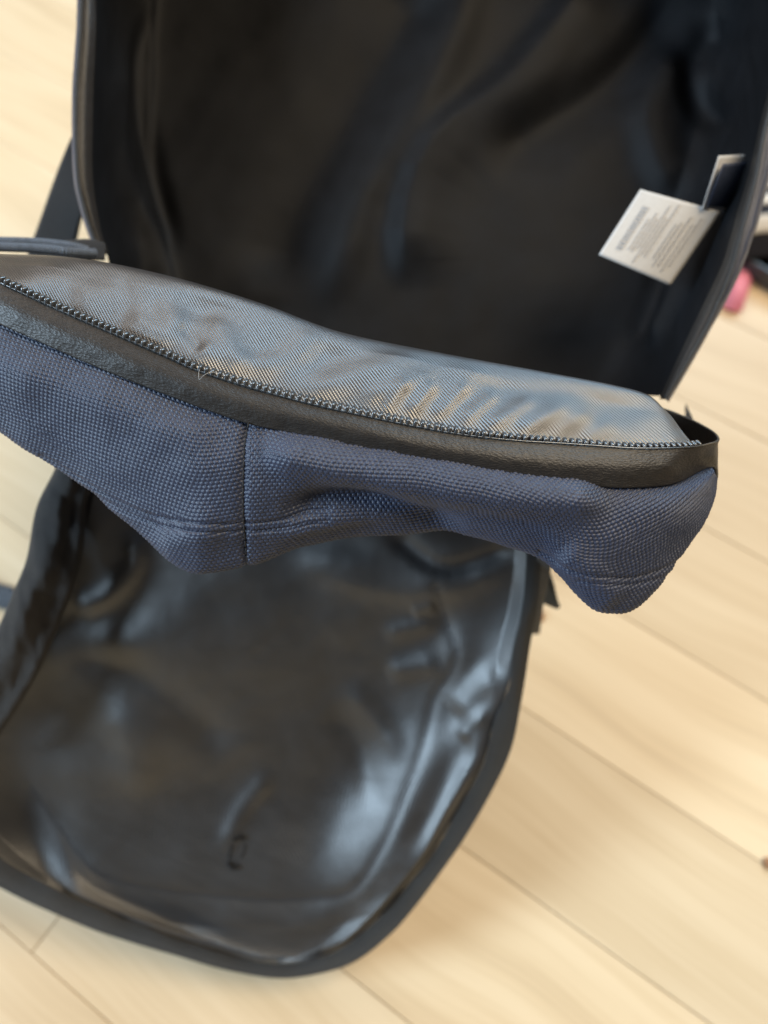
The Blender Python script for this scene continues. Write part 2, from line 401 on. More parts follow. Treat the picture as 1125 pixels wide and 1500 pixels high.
# puckers that gather along the zip
for (a, b, wd, h) in [((180, 455), (262, 512), 13, .0016), ((225, 440), (330, 540), 16, .0022), ((300, 452), (372, 556), 15, .0022), ((262, 470), (300, 520), 9, -.0018), ((360, 545), (480, 500), 15, .0018), ((430, 575), (640, 520), 16, .0022), ((400, 505), (560, 490), 18, .0014),
                      ((520, 590), (650, 545), 10, .0014), ((560, 606), (600, 560), 8, .0013), ((596, 612), (640, 560), 8, .0016), ((632, 618), (690, 560), 8, .0015), ((668, 626), (735, 570), 9, .0017),
                      ((705, 634), (790, 580), 9, .0015), ((750, 640), (840, 590), 10, .0013), ((800, 644), (870, 600), 10, .0010), ((850, 648), (905, 610), 11, .0009),
                      ((640, 545), (820, 560), 16, .0012), ((100, 440), (190, 420), 22, .0012)]:
    FR.append(ridge(X, Y, [a, b], wd * 1.3, h * .62, .3))
H = sum(FR) + .0018 * fnoise(X / 150, Y / 80, 2)
fade = np.clip((Y - np.interp(X, [p[0] for p in jr], [p[1] for p in jr])) / 20, 0, 1)
P = W(X, Y, D); N = normals(P); UVF = arc_uv(P, NU // 2, NV - 1); P = P + N * (H * fade)[..., None]
mesh_grid("front_lining", P, UVF, M_twill, BAG)

# --- coated zip tape, wraps round the right end
NUt, NVt = 700, 26
loop_t = zipl + [(1053, 640, .300), (1040, 628, .312), (1005, 610, .325), (960, 595, .335), (900, 590, .345)]
loop_b = tapeb + [(1052, 700, .304), (1040, 694, .318), (1005, 676, .332), (960, 660, .344), (900, 650, .352)]
midt = mix(loop_t, loop_b, .5, .0022)
midt[:, 2][50:] += .0018
G = sheet_px([loop_t, midt, loop_b], NUt, NVt)
P = W(G[..., 0], G[..., 1], G[..., 2]); N = normals(P)
P += N * (.00025 * fnoise(G[..., 0] / 60, G[..., 1] / 30) * 0.6)[..., None]
tape = thicken(mesh_grid("zipper_tape", P, arc_uv(P), M_leath, BAG), .0009)

# --- moulded teeth along the tape's top edge
def tooth_mesh():
    bm = bmesh.new(); bmesh.ops.create_cube(bm, size=1)
    bmesh.ops.scale(bm, vec=(.00146, .0026, .0023), verts=bm.verts)
    for v in bm.verts:
        if v.co.y > 0: v.co.x *= 1.22; v.co.z *= 1.1
        else: v.co.x *= .8
    bmesh.ops.bevel(bm, geom=list(bm.edges), offset=.00042, segments=2, affect='EDGES', profile=.6)
    me = bpy.data.meshes.new("tooth"); bm.to_mesh(me); bm.free(); me.materials.append(M_tooth)
    for p in me.polygons: p.use_smooth = True
    return me
tm = tooth_mesh()
Z = resample(zipl, 1200); Zw = W(Z[:, 0], Z[:, 1], Z[:, 2]); s = np.concatenate([[0], np.cumsum(np.linalg.norm(np.diff(Zw, axis=0), axis=1))])
pitch = .00246; t = 0.0
inward = W(Z[:, 0] + 4, Z[:, 1] - 30, Z[:, 2] + .014) - Zw
while t < s[-1] - .010:
    i = int(np.clip(np.searchsorted(s, t), 1, 1198)); p = Zw[i]; tx = Vector(Zw[i + 1] - Zw[i - 1]).normalized()
    yv = Vector(inward[i]); yv = (yv - tx * yv.dot(tx)).normalized(); zv = tx.cross(yv)
    k = np.clip((Z[i, 0] - 700) / 200, 0, 1)        # toward the right the tape folds over the row
    q = Vector(p) + yv * .0010 + Vector((0, 0, 1)) * (.0011 - .0015 * k)
    o = bpy.data.objects.new("tooth", tm); link(o, tape)
    R = Matrix((tx, yv, zv)).transposed().to_4x4()
    R = R @ Matrix.Rotation(random.uniform(-.08, .08), 4, 'Z')
    o.matrix_basis = Matrix.Translation(q - Vector(base)) @ R
    t += pitch * random.uniform(.985, 1.015)
# thin raised lip that the teeth are moulded to
L = Z.copy(); Lw = W(L[:, 0], L[:, 1] + .5, L[:, 2] - .0006)
tube("tape_lip", Lw[::2], .00026, M_tooth, tape, 6)
# loose white thread caught in the zip
hair = resample([(292, 541, .2705), (291, 549, .268), (292, 556, .268), (297, 551, .267), (306, 546, .268), (318, 545, .2705)], 30)
tube("loose_thread", W(hair[:, 0], hair[:, 1], hair[:, 2]), .00006, M_label, tape, 5)

# --- navy panels: ballistic weave as true relief
def weave(u, v, ang, a=.00188, b=.00144):
    c, s_ = math.cos(ang), math.sin(ang); x = u * c + v * s_; y = v * c - u * s_
    r = np.floor(y / b); fx = (x / a + .5 * (r % 2)) % 1.0; fy = (y / b) % 1.0
    dome = (np.clip(1 - (2 * fx - 1) ** 2, 0, 1) * np.clip(1 - (2 * fy - 1) ** 2, 0, 1)) ** .55
    # each yarn float a touch different
    j = np.floor(x / a + .5 * (r % 2)).astype(int); k = r.astype(int)
    return dome * (0.85 + .3 * _lat[(j * 7) & 255, (k * 13) & 255])
def navy(name, top, bot, seam_at, ang, NU, NV, extra, tails, bul=.006, depth_bot=0.0):
    rows = [[(x, y - 10, d + .006) for x, y, d in top], top, mix(top, bot, .3, bul), mix(top, bot, .6, bul * 1.1), mix(top, bot, .85, bul * .7), bot] + tails
    G = sheet_px(rows, NU, NV); X, Y, D = G[..., 0], G[..., 1], G[..., 2]
    P = W(X, Y, D); N = normals(P); P = P + N * extra(X, Y)[..., None]
    uv = arc_uv(P, seam_at, NV // 3); N = normals(P)
    h = weave(uv[..., 0], uv[..., 1], ang) * .00055
    P = P + N * h[..., None]
    return mesh_grid(name, P, uv, M_navy, BAG)
seam = [(368, 604), (359, 645), (356, 700), (356, 750), (359, 795), (363, 832)]
def hem(X, Y):
    a = seg_dist(X, Y, resample([(60, 668), (107, 699), (160, 728), (213, 753), (267, 763), (358, 768), (420, 760), (480, 748)], 24))[0]
    b = seg_dist(X, Y, resample([(90, 705), (140, 727), (213, 763), (267, 774), (358, 779), (420, 771), (480, 759)], 24))[0]
    c = seg_dist(X, Y, resample([(790, 808), (850, 834), (910, 847), (960, 838), (1010, 815)], 24))[0]
    e = seg_dist(X, Y, resample([(850, 845), (910, 856), (960, 848), (1000, 832)], 24))[0]
    return -.0007 * (np.exp(-(a / 3.5) ** 2) + np.exp(-(b / 3.5) ** 2) + np.exp(-(c / 3.5) ** 2) + .7 * np.exp(-(e / 3.5) ** 2))
def ex_left(X, Y):
    sd = seg_dist(X, Y, resample(seam, 24))[0]
    return -.0016 * np.exp(-(sd / 6) ** 1.2) + hem(X, Y) + .0009 * fnoise(X / 95, Y / 80, 2) + ridge(X, Y, [(230, 800), (330, 770)], 22, .0012) + ridge(X, Y, [(-40, 520), (150, 590), (330, 660)], 26, .0012)
def ex_right(X, Y):
    sd = seg_dist(X, Y, resample(seam, 24))[0]
    h = -.0016 * np.exp(-(sd / 6) ** 1.2) + hem(X, Y) + .0007 * fnoise(X / 95 + 3, Y / 80, 2)
    h += ridge(X, Y, [(372, 655), (480, 682), (620, 706), (760, 728), (900, 740)], 24, .0058, .12, 30)
    h += ridge(X, Y, [(400, 752), (500, 728), (600, 745), (690, 772)], 18, -.0045, .2)
    h += ridge(X, Y, [(380, 790), (470, 765), (560, 750), (640, 760)], 14, .0025, .25)
    h += ridge(X, Y, [(560, 700), (620, 740), (700, 770), (800, 800)], 18, .0016, .25)
    h += ridge(X, Y, [(820, 800), (880, 860), (905, 890)], 22, .0022, .2)
    return h
def sub(pts, x0, x1, n=14):
    R = resample(pts, 400); R = R[(R[:, 0] >= x0) & (R[:, 0] <= x1)]; return [tuple(p) for p in R[np.linspace(0, len(R) - 1, n).astype(int)]]
topl = [(x, y - 1, d + .0015) for x, y, d in tapeb]
tl = sub(topl, -170, 368.5)
bl = [(-170, 520, .300), (-80, 575, .300), (0, 629, .299), (85, 690, .298), (150, 735, .296), (205, 780, .294), (250, 817, .292), (272, 834, .291), (292, 839, .290), (325, 836, .290), (363, 829, .290)]
def off(pts, dy, dd, dx=0): return [(x + dx, y + dy, d + dd) for x, y, d in pts]
navy("side_panel", tl, bl, 519, math.radians(-12), 520, 470, ex_left, [off(bl, -16, .012), off(bl, -60, .05), off(bl, -110, .10)])
tr = sub(topl, 367.5, 1043, 18)
br = [(362, 829, .290), (425, 806, .291), (500, 788, .293), (560, 781, .294), (667, 781, .293), (735, 793, .291), (785, 813, .290), (820, 836, .290), (845, 866, .290), (872, 889, .290), (902, 897, .290), (932, 887, .291), (977, 842, .292), (1015, 792, .293), (1046, 735, .295), (1052, 700, .296)]
tr2 = tr[:-1] + [(1043, 683, .2945)]
navy("front_panel", tr2, br, 0, math.radians(1), 940, 420, ex_right, [off(br, -14, .012, -6), off(br, -55, .05, -25), off(br, -110, .10, -50)])
# sewing
sw = resample([(q[0], q[1], .2745) for q in seam], 60)
stitches("seam_stitching", W(sw[:, 0], sw[:, 1], np.interp(sw[:, 1], [604, 640, 700, 760, 832], [.2722, .2685, .268, .274, .289])), M_blackthread, BAG, .0030, .0006, .0003)

# --- the rear half: black bowl of lining with a coated zip rim, navy outside
rimI = [(160, 372, .372), (150, 345, .369), (141, 300, .366), (136, 250, .364), (137, 150, .362), (141, 50, .360), (143, -40, .36), (170, -180, .362), (280, -270, .368), (480, -300, .375), (700, -300, .378), (930, -280, .372), (1080, -190, .362), (1136, -60, .352), (1140, 60, .350), (1112, 185, .350), (1098, 250, .350), (1083, 300, .350), (1069, 350, .350), (1054, 395, .351), (1018, 470, .353), (990, 530, .355), (966, 584, .357)]
rimO = [(150, 372, .362), (136, 345, .359), (122, 300, .355), (113, 250, .352), (111, 150, .350), (117, 50, .349), (122, -40, .35), (145, -200, .352), (270, -300, .358), (480, -335, .365), (700, -335, .368), (940, -310, .362), (1100, -205, .350), (1155, -60, .340), (1156, 60, .338), (1122, 185, .338), (1110, 250, .338), (1097, 300, .338), (1084, 350, .338), (1070, 400, .339), (1040, 470, .341), (1007, 530, .343), (975, 584, .345)]
NUr = 420
RI = resample(rimI, NUr); RO = resample(rimO, NUr); RO[:, 2] += .006
mid = (RI + RO) / 2; mid[:, 2] -= .0015
G = catmull(np.stack([RO, mid, RI]), np.linspace(0, 2, 14))
P = W(G[..., 0], G[..., 1], G[..., 2])
rim = thicken(mesh_grid("rim_tape", P, arc_uv(P), M_leath, BAG), .0008)
G2 = RO.copy(); G2[:, 2] -= .0004; Pw = W(G2[:, 0], G2[:, 1], G2[:, 2]); tube("rim_piping", Pw, .0008, M_bind, rim, 8)
# outer shell: from the rim outward, down and back under
cx, cy = 600, 150
def shell_row(k, dd, grow):
    R = RO.copy(); vx = R[:, 0] - cx; vy = R[:, 1] - cy
    R[:, 0] = cx + vx * grow; R[:, 1] = cy + vy * grow; R[:, 2] += dd
    R[:, 0] += (13 if dd < .03 else 8) * np.clip((R[:, 0] - 980) / 60, 0, 1) * np.clip((480 - R[:, 1]) / 150, 0, 1); return R
G = np.stack([RO + [0, 0, .0006], shell_row(0, .003, 1.008), shell_row(0, .022, 1.012), shell_row(0, .05, .99), shell_row(0, .075, .93), shell_row(0, .085, .80)])
G = catmull(G, np.linspace(0, 5, 90))
P = W(G[..., 0], G[..., 1], G[..., 2]); N = normals(P)
P[..., 2] = np.maximum(P[..., 2], .004)
uv = arc_uv(P); P += N * (weave(uv[..., 0], uv[..., 1], 0) * .0003)[..., None]
mesh_grid("outer_shell", P, uv, M_navy, BAG)

rowsB = []
yl = [-262, -200, -120, -40, 60, 160, 260, 340, 400, 460, 520, 580]
RIl = RI[RI[:, 0] < 600]; RIr = RI[RI[:, 0] >= 600]
def edge(side, y):
    R = RIl if side < 0 else RIr; R = R[np.argsort(R[:, 1])]
    return np.interp(y, R[:, 1], R[:, 0]), np.interp(y, R[:, 1], R[:, 2])
for y in yl:
    xl, dl = edge(-1, y); xr, dr = edge(1, y)
    if y > 372: xl = 160 + (y - 372) * .1; dl = .372 + (y - 372) * .0001
    dm = .425 if y > -200 else .40
    dip = 1 if y > -250 else .3
    dm = dl + (dm - dl) * dip
    rowsB.append([(xl, y, dl), (xl + 14, y, dl + .018 * dip), (xl + 40, y, dl + .040 * dip), (xl + 80, y, dm - .006), (xl + 130, y, dm), (xl + .4 * (xr - xl), y, dm - .004), (xl + .7 * (xr - xl), y, dm - .003), (xr - 130, y, dm - .006), (xr - 80, y, dm - .014), (xr - 40, y, dr + .036 * dip), (xr - 14, y, dr + .015 * dip), (xr, y, dr)])
G = sheet_px(rowsB, 420, 300)
X, Y, D = G[..., 0], G[..., 1], G[..., 2]
H = .0011 * fnoise(X / 150 + Y / 400, Y / 190, 3)
H += ridge(X, Y, [(640, -60), (520, 140), (430, 300), (400, 440)], 60, -.009, .15, 40)
H += ridge(X, Y, [(720, -80), (620, 150), (530, 300), (480, 470)], 34, .007, .2)
H += ridge(X, Y, [(880, -40), (760, 110), (640, 210), (596, 320), (600, 430)], 24, .010, .15, 60)
H += ridge(X, Y, [(1010, -30), (900, 110), (780, 190), (700, 240)], 30, -.008, .2, 50)
H += ridge(X, Y, [(1000, 60), (950, 150), (960, 230), (1000, 300)], 26, .007, .2, 44)
H += ridge(X, Y, [(1060, 20), (1010, 110), (1060, 200)], 22, -.006, .2)
H += ridge(X, Y, [(190, 40), (172, 150), (190, 270), (240, 380)], 16, .0045, .25)
H += ridge(X, Y, [(160, 20), (156, 130), (168, 240), (200, 360)], 12, .0028, .3)
H += ridge(X, Y, [(222, 0), (205, 120), (222, 240), (262, 380)], 14, -.005, .2)
H += ridge(X, Y, [(1040, 300), (1000, 420), (950, 520)], 10, .006, .2)
H += ridge(X, Y, [(1000, 300), (960, 420), (920, 520)], 14, -.005, .2)
ed = np.minimum(np.arange(420), 419 - np.arange(420))[None, :] / 14.0
P = W(X, Y, D); N = normals(P); P = P + N * (H * np.clip(ed, 0, 1))[..., None]
mesh_grid("rear_lining", P, arc_uv(P), M_blk, BAG)

# --- care label (white) and second folded label, sewn into the right hand seam
def quad_sheet(name, c00, c10, c11, c01, m, n, parent, curl, t=.00025):
    u, v = np.meshgrid(np.linspace(0, 1, n), np.linspace(0, 1, n))
    c = [np.array(k, float) for k in (c00, c10, c11, c01)]
    G = (1 - u)[..., None] * (1 - v)[..., None] * c[0] + u[..., None] * (1 - v)[..., None] * c[1] + u[..., None] * v[..., None] * c[2] + (1 - u)[..., None] * v[..., None] * c[3]
    G[..., 2] += curl(u, v)
    P = W(G[..., 0], G[..., 1], G[..., 2])
    return thicken(mesh_grid(name, P, arc_uv(P), m, parent), t), G
lc = lambda u, v: -.003 * np.sin(math.pi * u) + .002 * u * v
label, G = quad_sheet("care_label", (938, 277, .362), (1056, 310, .366), (982, 418, .366), (877, 373, .360), M_label, 24, BAG, lc)
# rounded lower right corner
def on_label(u, v, lift=.0008):
    c = [np.array(k, float) for k in ((938, 277, .362), (1056, 310, .366), (982, 418, .366), (877, 373, .360))]
    g = (1 - u) * (1 - v) * c[0] + u * (1 - v) * c[1] + u * v * c[2] + (1 - u) * v * c[3]
    g = g.copy(); g[2] += lc(u, v) - lift * .6; return W(*g)
bm = bmesh.new()
def ink(u0, v0, u1, v1):
    vs = [bm.verts.new(local(label, on_label(u, v))) for u, v in ((u0, v0), (u1, v0), (u1, v1), (u0, v1))]; bm.faces.new(vs)
R2 = random.Random(3)
for u, a, b, wd in [(.18, .20, .83, .075), (.29, .34, .80, .018), (.335, .24, .80, .020), (.38, .30, .74, .020), (.425, .10, .92, .020), (.47, .26, .80, .020), (.515, .06, .80, .020), (.62, .30, .78, .022), (.67, .26, .86, .022), (.73, .16, .84, .024), (.80, .24, .90, .020), (.85, .14, .80, .020)]:
    v = a
    while v < b:
        l = R2.uniform(.02, .075) if wd < .05 else R2.uniform(.02, .05)
        ink(u - wd / 2, v, u + wd / 2, min(v + l, b)); v += l + (.014 if wd < .05 else .018)
me = bpy.data.meshes.new("printed_text"); bm.to_mesh(me); bm.free(); me.materials.append(M_print)
link(bpy.data.objects.new("printed_text", me), label)
lab2, _ = quad_sheet("brand_label", (1053, 228, .352), (1092, 226, .358), (1064, 308, .372), (1028, 308, .362), M_label, 16, BAG, lambda u, v: -.002 * np.sin(math.pi * v))
face, _ = quad_sheet("label_face", (1059, 240, .3515), (1095, 237, .357), (1068, 303, .371), (1036, 303, .3612), M_blue, 12, lab2, lambda u, v: -.002 * np.sin(math.pi * v) - .0006, .0002)

# --- front pocket flap folded down: glossy lining, gusset, binding
out_o = [(105, 690, .385), (84, 760, .388), (42, 870, .394), (-30, 960, .40), (-90, 1060, .41), (-110, 1160, .42), (-70, 1250, .432), (0, 1297, .440), (80, 1335, .445), (160, 1367, .450), (256, 1396, .453), (341, 1420, .456), (416, 1430, .457), (480, 1420, .456), (523, 1404, .454), (565, 1372, .450), (600, 1335, .446), (671, 1238, .436), (711, 1171, .430), (747, 1095, .422), (764, 1007, .414), (776, 931, .406), (787, 873, .400), (788, 800, .394), (780, 740, .390)]
out_i = [(130, 690, .390), (112, 775, .392), (75, 885, .398), (10, 980, .405), (-45, 1070, .415), (-62, 1150, .425), (-30, 1215, .436), (20, 1258, .443), (95, 1300, .448), (170, 1335, .452), (262, 1372, .456), (330, 1393, .458), (400, 1407, .459), (465, 1400, .458), (505, 1380, .456), (543, 1348, .452), (575, 1312, .448), (636, 1238, .439), (667, 1180, .433), (702, 1118, .425), (718, 1051, .418), (742, 1000, .411), (746, 950, .406), (757, 905, .402), (768, 810, .396), (765, 740, .392)]
NB = 700
BO = resample(out_o, NB); BI = resample(out_i, NB); BI = BI * .82 + BO * .18
wav = .0007 * np.sin(np.linspace(0, 60, NB)) + .0006 * np.sin(np.linspace(0, 143, NB))
mb = (BO + BI) / 2; mb[:, 2] -= .0007
BO2 = BO.copy(); BO2[:, 2] += .0012; BI2 = BI.copy(); BI2[:, 2] -= .0006
G = catmull(np.stack([BO2, mb, BI2]), np.linspace(0, 2, 16)); G[..., 2] += wav[None, :] * np.linspace(.2, 1, 16)[:, None]
P = W(G[..., 0], G[..., 1], G[..., 2])
bind = thicken(mesh_grid("edge_binding", P, arc_uv(P), M_bind, BAG), .0016)
bs = W(BI[::3, 0], BI[::3, 1], BI[::3, 2])
bsp = BI * .84 + BO * .16
stitches("binding_stitching", W(bsp[:, 0], bsp[:, 1], bsp[:, 2] - .0013 + wav * .8), M_blackthread, bind, .0026, .0012, .0002)

# lining: left half outline to right half outline, row by row
iy = int(np.argmax(BI[:, 1])); Lft = BI[:iy + 1]; Rgt = BI[iy:][::-1]
n = 40
Lr = resample([tuple(p) for p in Lft[::12]] + [tuple(Lft[-1])], n); Rr = resample([tuple(p) for p in Rgt[::12]] + [tuple(Rgt[-1])], n)
rows = []
for k in range(n):
    l, r = Lr[k], Rr[k]; t = np.linspace(0, 1, 9)[:, None]; M = l + (r - l) * t
    wd = abs(r[0] - l[0]); dep = .012 * min(1, wd / 350)
    M[:, 2] += dep * (1 - (2 * t[:, 0] - 1) ** 4)
    rows.append([tuple(q) for q in M])
G = np.stack([resample(r, 420) for r in rows]); G = catmull(G, np.linspace(0, n - 1, 430))
X, Y, D = G[..., 0], G[..., 1], G[..., 2]
H = np.zeros_like(X)
seamline = [(640, 860), (655, 920), (668, 960), (660, 992), (635, 1035), (618, 1100), (590, 1170), (560, 1235), (512, 1296), (427, 1311), (320, 1308), (213, 1297), (150, 1280), (90, 1225), (37, 1170)]
# gusset rises beyond the seam
d_, s_, t_ = seg_dist(X, Y, resample(seamline, 60))
H += -.0007 * np.exp(-(d_ / 9) ** 2)
TILT_LIST = [
    # cx, cy, rx, ry, rot, slope x, slope y   (height rises toward the viewer along +x / +y)
    (700, 1070, 40, 110, 18, 0.60, 0.45),
    (545, 1185, 56, 125, 34, 0.72, 0.50),
    (655, 945, 25, 50, 10, 0.4, 0.5),
    (130, 930, 80, 28, -8, 0.85, 0.55),
    (75, 1240, 26, 80, -32, 0.95, 0.45),
    (700, 860, 70, 80, 0, -0.5, -0.30),
    (490, 805, 60, 18, 10, 0.35, 0.35),
    (140, 1060, 80, 70, 20, 0.42, 0.30),
    (300, 1240, 170, 75, 8, 0.36, 0.30),
    (420, 930, 200, 100, 20, -0.30, -0.25),
    (250, 1090, 130, 40, 35, -0.3, -0.30),
]
smp = ramps_to_height(TILT_LIST, -200, 650, 900, 1500)
H += smp(X, Y) * D / F
for pl, w_, h_, tp, w2_ in [([(560, 1000), (610, 985), (650, 975)], 18, .0024, .3, None), ([(555, 935), (605, 925), (648, 915)], 15, .0016, .3, None), ([(600, 900), (640, 888)], 11, .0014, .3, None),
        ([(740, 985), (700, 1010), (660, 1060)], 20, .0030, .3, None), ([(735, 1075), (680, 1110), (640, 1170), (590, 1260)], 24, -.0034, .3, 18), ([(722, 1040), (690, 1060), (670, 1090)], 12, .0018, .3, None),
        ([(420, 800), (520, 850), (640, 865), (770, 820)], 24, .0026, .2, 38), ([(560, 770), (650, 830), (760, 800)], 14, -.003, .2, None),
        ([(100, 900), (160, 870), (200, 820), (190, 770)], 18, .0035, .2, None), ([(80, 960), (160, 975), (250, 1030), (340, 1120)], 26, -.0038, .2, 34),
        ([(50, 1140), (95, 1220), (140, 1300), (240, 1350), (330, 1380)], 15, -.0022, .2, 30), ([(400, 1140), (350, 1200), (325, 1255)], 15, .0022, .25, None),
        ([(470, 1050), (520, 1110), (545, 1200)], 22, -.0026, .25, None), ([(500, 1010), (560, 1080), (590, 1130)], 18, .0024, .3, None),
        ([(160, 1010), (200, 1100), (190, 1180)], 30, .0024, .3, None), ([(300, 1330), (420, 1345), (520, 1320)], 20, .0016, .25, None)]:
    H += ridge(X, Y, pl, w_, h_, tp, w2_)
H += .0016 * fnoise(X / 170 + 3, Y / 180, 2) + .0002 * fnoise(X / 40, Y / 40 + 4, 2)
ef = np.clip(np.minimum(np.arange(420), 419 - np.arange(420))[None, :] / 12.0, 0, 1) * np.clip((429 - np.arange(430))[:, None] / 10.0, 0, 1)
P = W(X, Y, D); N = normals(P); P = P + N * (H * ef)[..., None]
flap = thicken(mesh_grid("pocket_lining", P, arc_uv(W(X, Y, D)), M_flap, BAG), .0008)
FX, FY, FP = X.ravel(), Y.ravel(), P.reshape(-1, 3)
def on_flap(x, y, lift=.0012):
    i = np.argmin((FX - x) ** 2 + (FY - y) ** 2); v = np.array([0, 0, CH]) - FP[i]; return FP[i] + v / np.linalg.norm(v) * lift
# the small sewn square where a tab is bar-tacked through the cloth
for q_, r_ in (([(341, 1233), (350, 1230), (359, 1234)], .0010), ([(340, 1240), (336, 1252), (335, 1262)], .0006), ([(334, 1262), (340, 1269), (349, 1268)], .0013), ([(358, 1240), (356, 1252), (350, 1260)], .0004)):
    stitches("bar_tack", np.array([on_flap(x, y, .0003) for x, y in resample(q_, 20)]), M_blackthread, flap, .0022, .0002, r_)
sl = resample(seamline, 160); stitches("pocket_seam", np.array([on_flap(x, y, .0002) for x, y in sl]), M_thread, flap, .0024, .0012, .00018)

# --- dark zip band on the flap's left
bo = [(95, 660, .375), (84, 690, .374), (58, 745, .374), (44, 818, .374), (27, 862, .376), (0, 924, .38), (-40, 990, .388), (-90, 1060, .40)]
bi = [(150, 690, .380), (124, 730, .380), (118, 800, .380), (104, 860, .381), (88, 900, .384), (60, 968, .388), (22, 1035, .395), (-30, 1110, .405)]
a_ = resample(bo, 160); b_ = resample(bi, 160); m1 = a_ * .65 + b_ * .35; m1[:, 2] -= .004; m2 = a_ * .3 + b_ * .7; m2[:, 2] -= .001; e = b_.copy(); e[:, 2] += .012
G = catmull(np.stack([a_ + [0, 0, .006], a_, m1, m2, b_, e]), np.linspace(0, 5, 40)); G[..., 2] += .0012 * fnoise(G[..., 0] / 30, G[..., 1] / 60)
P = W(G[..., 0], G[..., 1], G[..., 2]); band = thicken(mesh_grid("pocket_zip_band", P, arc_uv(P), M_strap, BAG), .001)

# --- zip coils at the far left and the shoulder strap behind
for (pts, r, ph) in [([(-120, 345, .352), (-20, 352, .348), (40, 354, .346), (80, 357, .345), (108, 361, .346), (128, 366, .35)], .0017, 0),
                 ([(-120, 356, .345), (-20, 361, .341), (40, 363, .340), (80, 366, .340), (104, 369, .342), (140, 371, .35)], .0019, 1)]:
    q = resample(pts, 900); tube("zip_coil", W(q[:, 0], q[:, 1], q[:, 2]), r, M_coil, BAG, 10, .16, .0012)
def ribbon(name, L, R, m, parent, t, n=60, nv=10):
    a = resample(L, n); b = resample(R, n); G = catmull(np.stack([a, b]), np.linspace(0, 1, nv)); P = W(G[..., 0], G[..., 1], G[..., 2])
    return thicken(mesh_grid(name, P, arc_uv(P), m, parent), t)
ribbon("zip_end_tab", [(96, 352, .352), (128, 350, .354), (154, 356, .357)], [(96, 384, .352), (130, 380, .354), (154, 380, .357)], M_strap, BAG, .002)
ribbon("shoulder_strap", [(125, 150, .445), (108, 193, .43), (80, 270, .43), (50, 352, .44), (20, 440, .45)], [(175, 200, .46), (145, 235, .435), (128, 290, .43), (113, 352, .44), (95, 440, .45)], M_strap, BAG, .0022)
ribbon("side_strap", [(786, 770, .385), (785, 830, .40), (781, 880, .43), (778, 925, .47)], [(812, 770, .385), (806, 830, .40), (796, 880, .43), (790, 925, .47)], M_gstrap, BAG, .0018)
ribbon("strap_tail", [(790, 880, .435), (800, 840, .43), (806, 850, .43)], [(796, 884, .437), (815, 892, .44), (821, 889, .44)], M_tray, BAG, .0015, 20, 8)

# --- body of the bag that stands under the opened halves, down to the floor
ring = []
top = [(80, 600, .36), (200, 650, .37), (380, 680, .37), (650, 690, .37), (840, 690, .36), (880, 630, .37), (840, 540, .42), (600, 500, .44), (300, 450, .44), (100, 440, .43), (80, 600, .36)]
Tp = resample(top, 160, True); T0 = W(Tp[:, 0], Tp[:, 1], Tp[:, 2])
cen = T0.mean(0)
rowsP = []
for f, g in [(0, .9), (.15, .9), (.4, .84), (.7, .78), (.93, .76), (1.0, .7)]:
    R = cen + (T0 - cen) * g; R[:, 2] = (T0[:, 2] - .01) * (1 - f) + .0015 * f; rowsP.append(R)
G = catmull(np.stack(rowsP), np.linspace(0, 5, 60)); G[..., 2] = np.maximum(G[..., 2], .0012)
mesh_grid("lower_body", G, arc_uv(G), M_navy, BAG)

# ------------------------------------------------------------------ things on the floor beyond
# striped knit garment in soft folds
g0 = floor_at(1172, 296); gx, gy = g0[0] + .01, g0[1]
knit = empty("striped_garment", (gx, gy, 0), "black and white striped knit garment heaped on the floor right of the backpack", "garment")
nb = 13; wst = .0125
for k in range(nb):
    u = np.linspace(-.17, .17, 60); v = np.linspace(0, 1, 10) * wst + k * wst - nb * wst / 2
    U, V = np.meshgrid(u, v)
    Zh = .040 * np.exp(-(U / .14) ** 4) * np.exp(-(V / .078) ** 8) + .008 * np.sin(U * 38 + V * 22) * np.exp(-(U / .15) ** 4) + .004
    Zh = np.maximum(Zh + (.0016 if k % 2 else 0), .003)
    Pg = np.stack([gx + U * .95 + V * .15, gy + V + .012 * np.sin(U * 14), Zh], -1)
    thicken(mesh_grid("white_stripe" if k % 2 else "black_stripe", Pg, np.stack([U, V], -1), M_kw if k % 2 else M_kb, knit), .0025)
def loft(name, prof, loc, m, parent, seg=28, sx=1, sy=1):
    a = np.linspace(0, 2 * math.pi, seg, endpoint=False)
    G = np.stack([np.stack([loc[0] + r * sx * np.cos(a), loc[1] + r * sy * np.sin(a), loc[2] + z + 0 * a], -1) for r, z in prof])
    return mesh_grid(name, G, np.stack(np.broadcast_arrays(a[None, :], np.array([p[1] for p in prof])[:, None]), -1), m, parent, True)
pa = floor_at(1069, 458); pb = floor_at(1096, 372); dv = pb - pa; Lp = float(np.linalg.norm(dv)); pcn = (pa + pb) / 2
bm = bmesh.new(); bmesh.ops.create_cube(bm, size=1); bmesh.ops.scale(bm, vec=(Lp, .018, .008), verts=bm.verts)
bmesh.ops.bevel(bm, geom=list(bm.edges), offset=.0028, segments=3, affect='EDGES')
bmesh.ops.rotate(bm, cent=(0, 0, 0), matrix=Matrix.Rotation(math.atan2(dv[1], dv[0]), 3, 'Z'), verts=bm.verts)
me = bpy.data.meshes.new("pink_case"); bm.to_mesh(me); bm.free(); me.materials.append(M_pink)
pk = link(bpy.data.objects.new("pink_case", me)); pk.location = (pcn[0], pcn[1], .0040)
for p in me.polygons: p.use_smooth = True
pk['label'] = "slim pale pink plastic case lying on the floor beside the bag's right rim"; pk['category'] = "case"
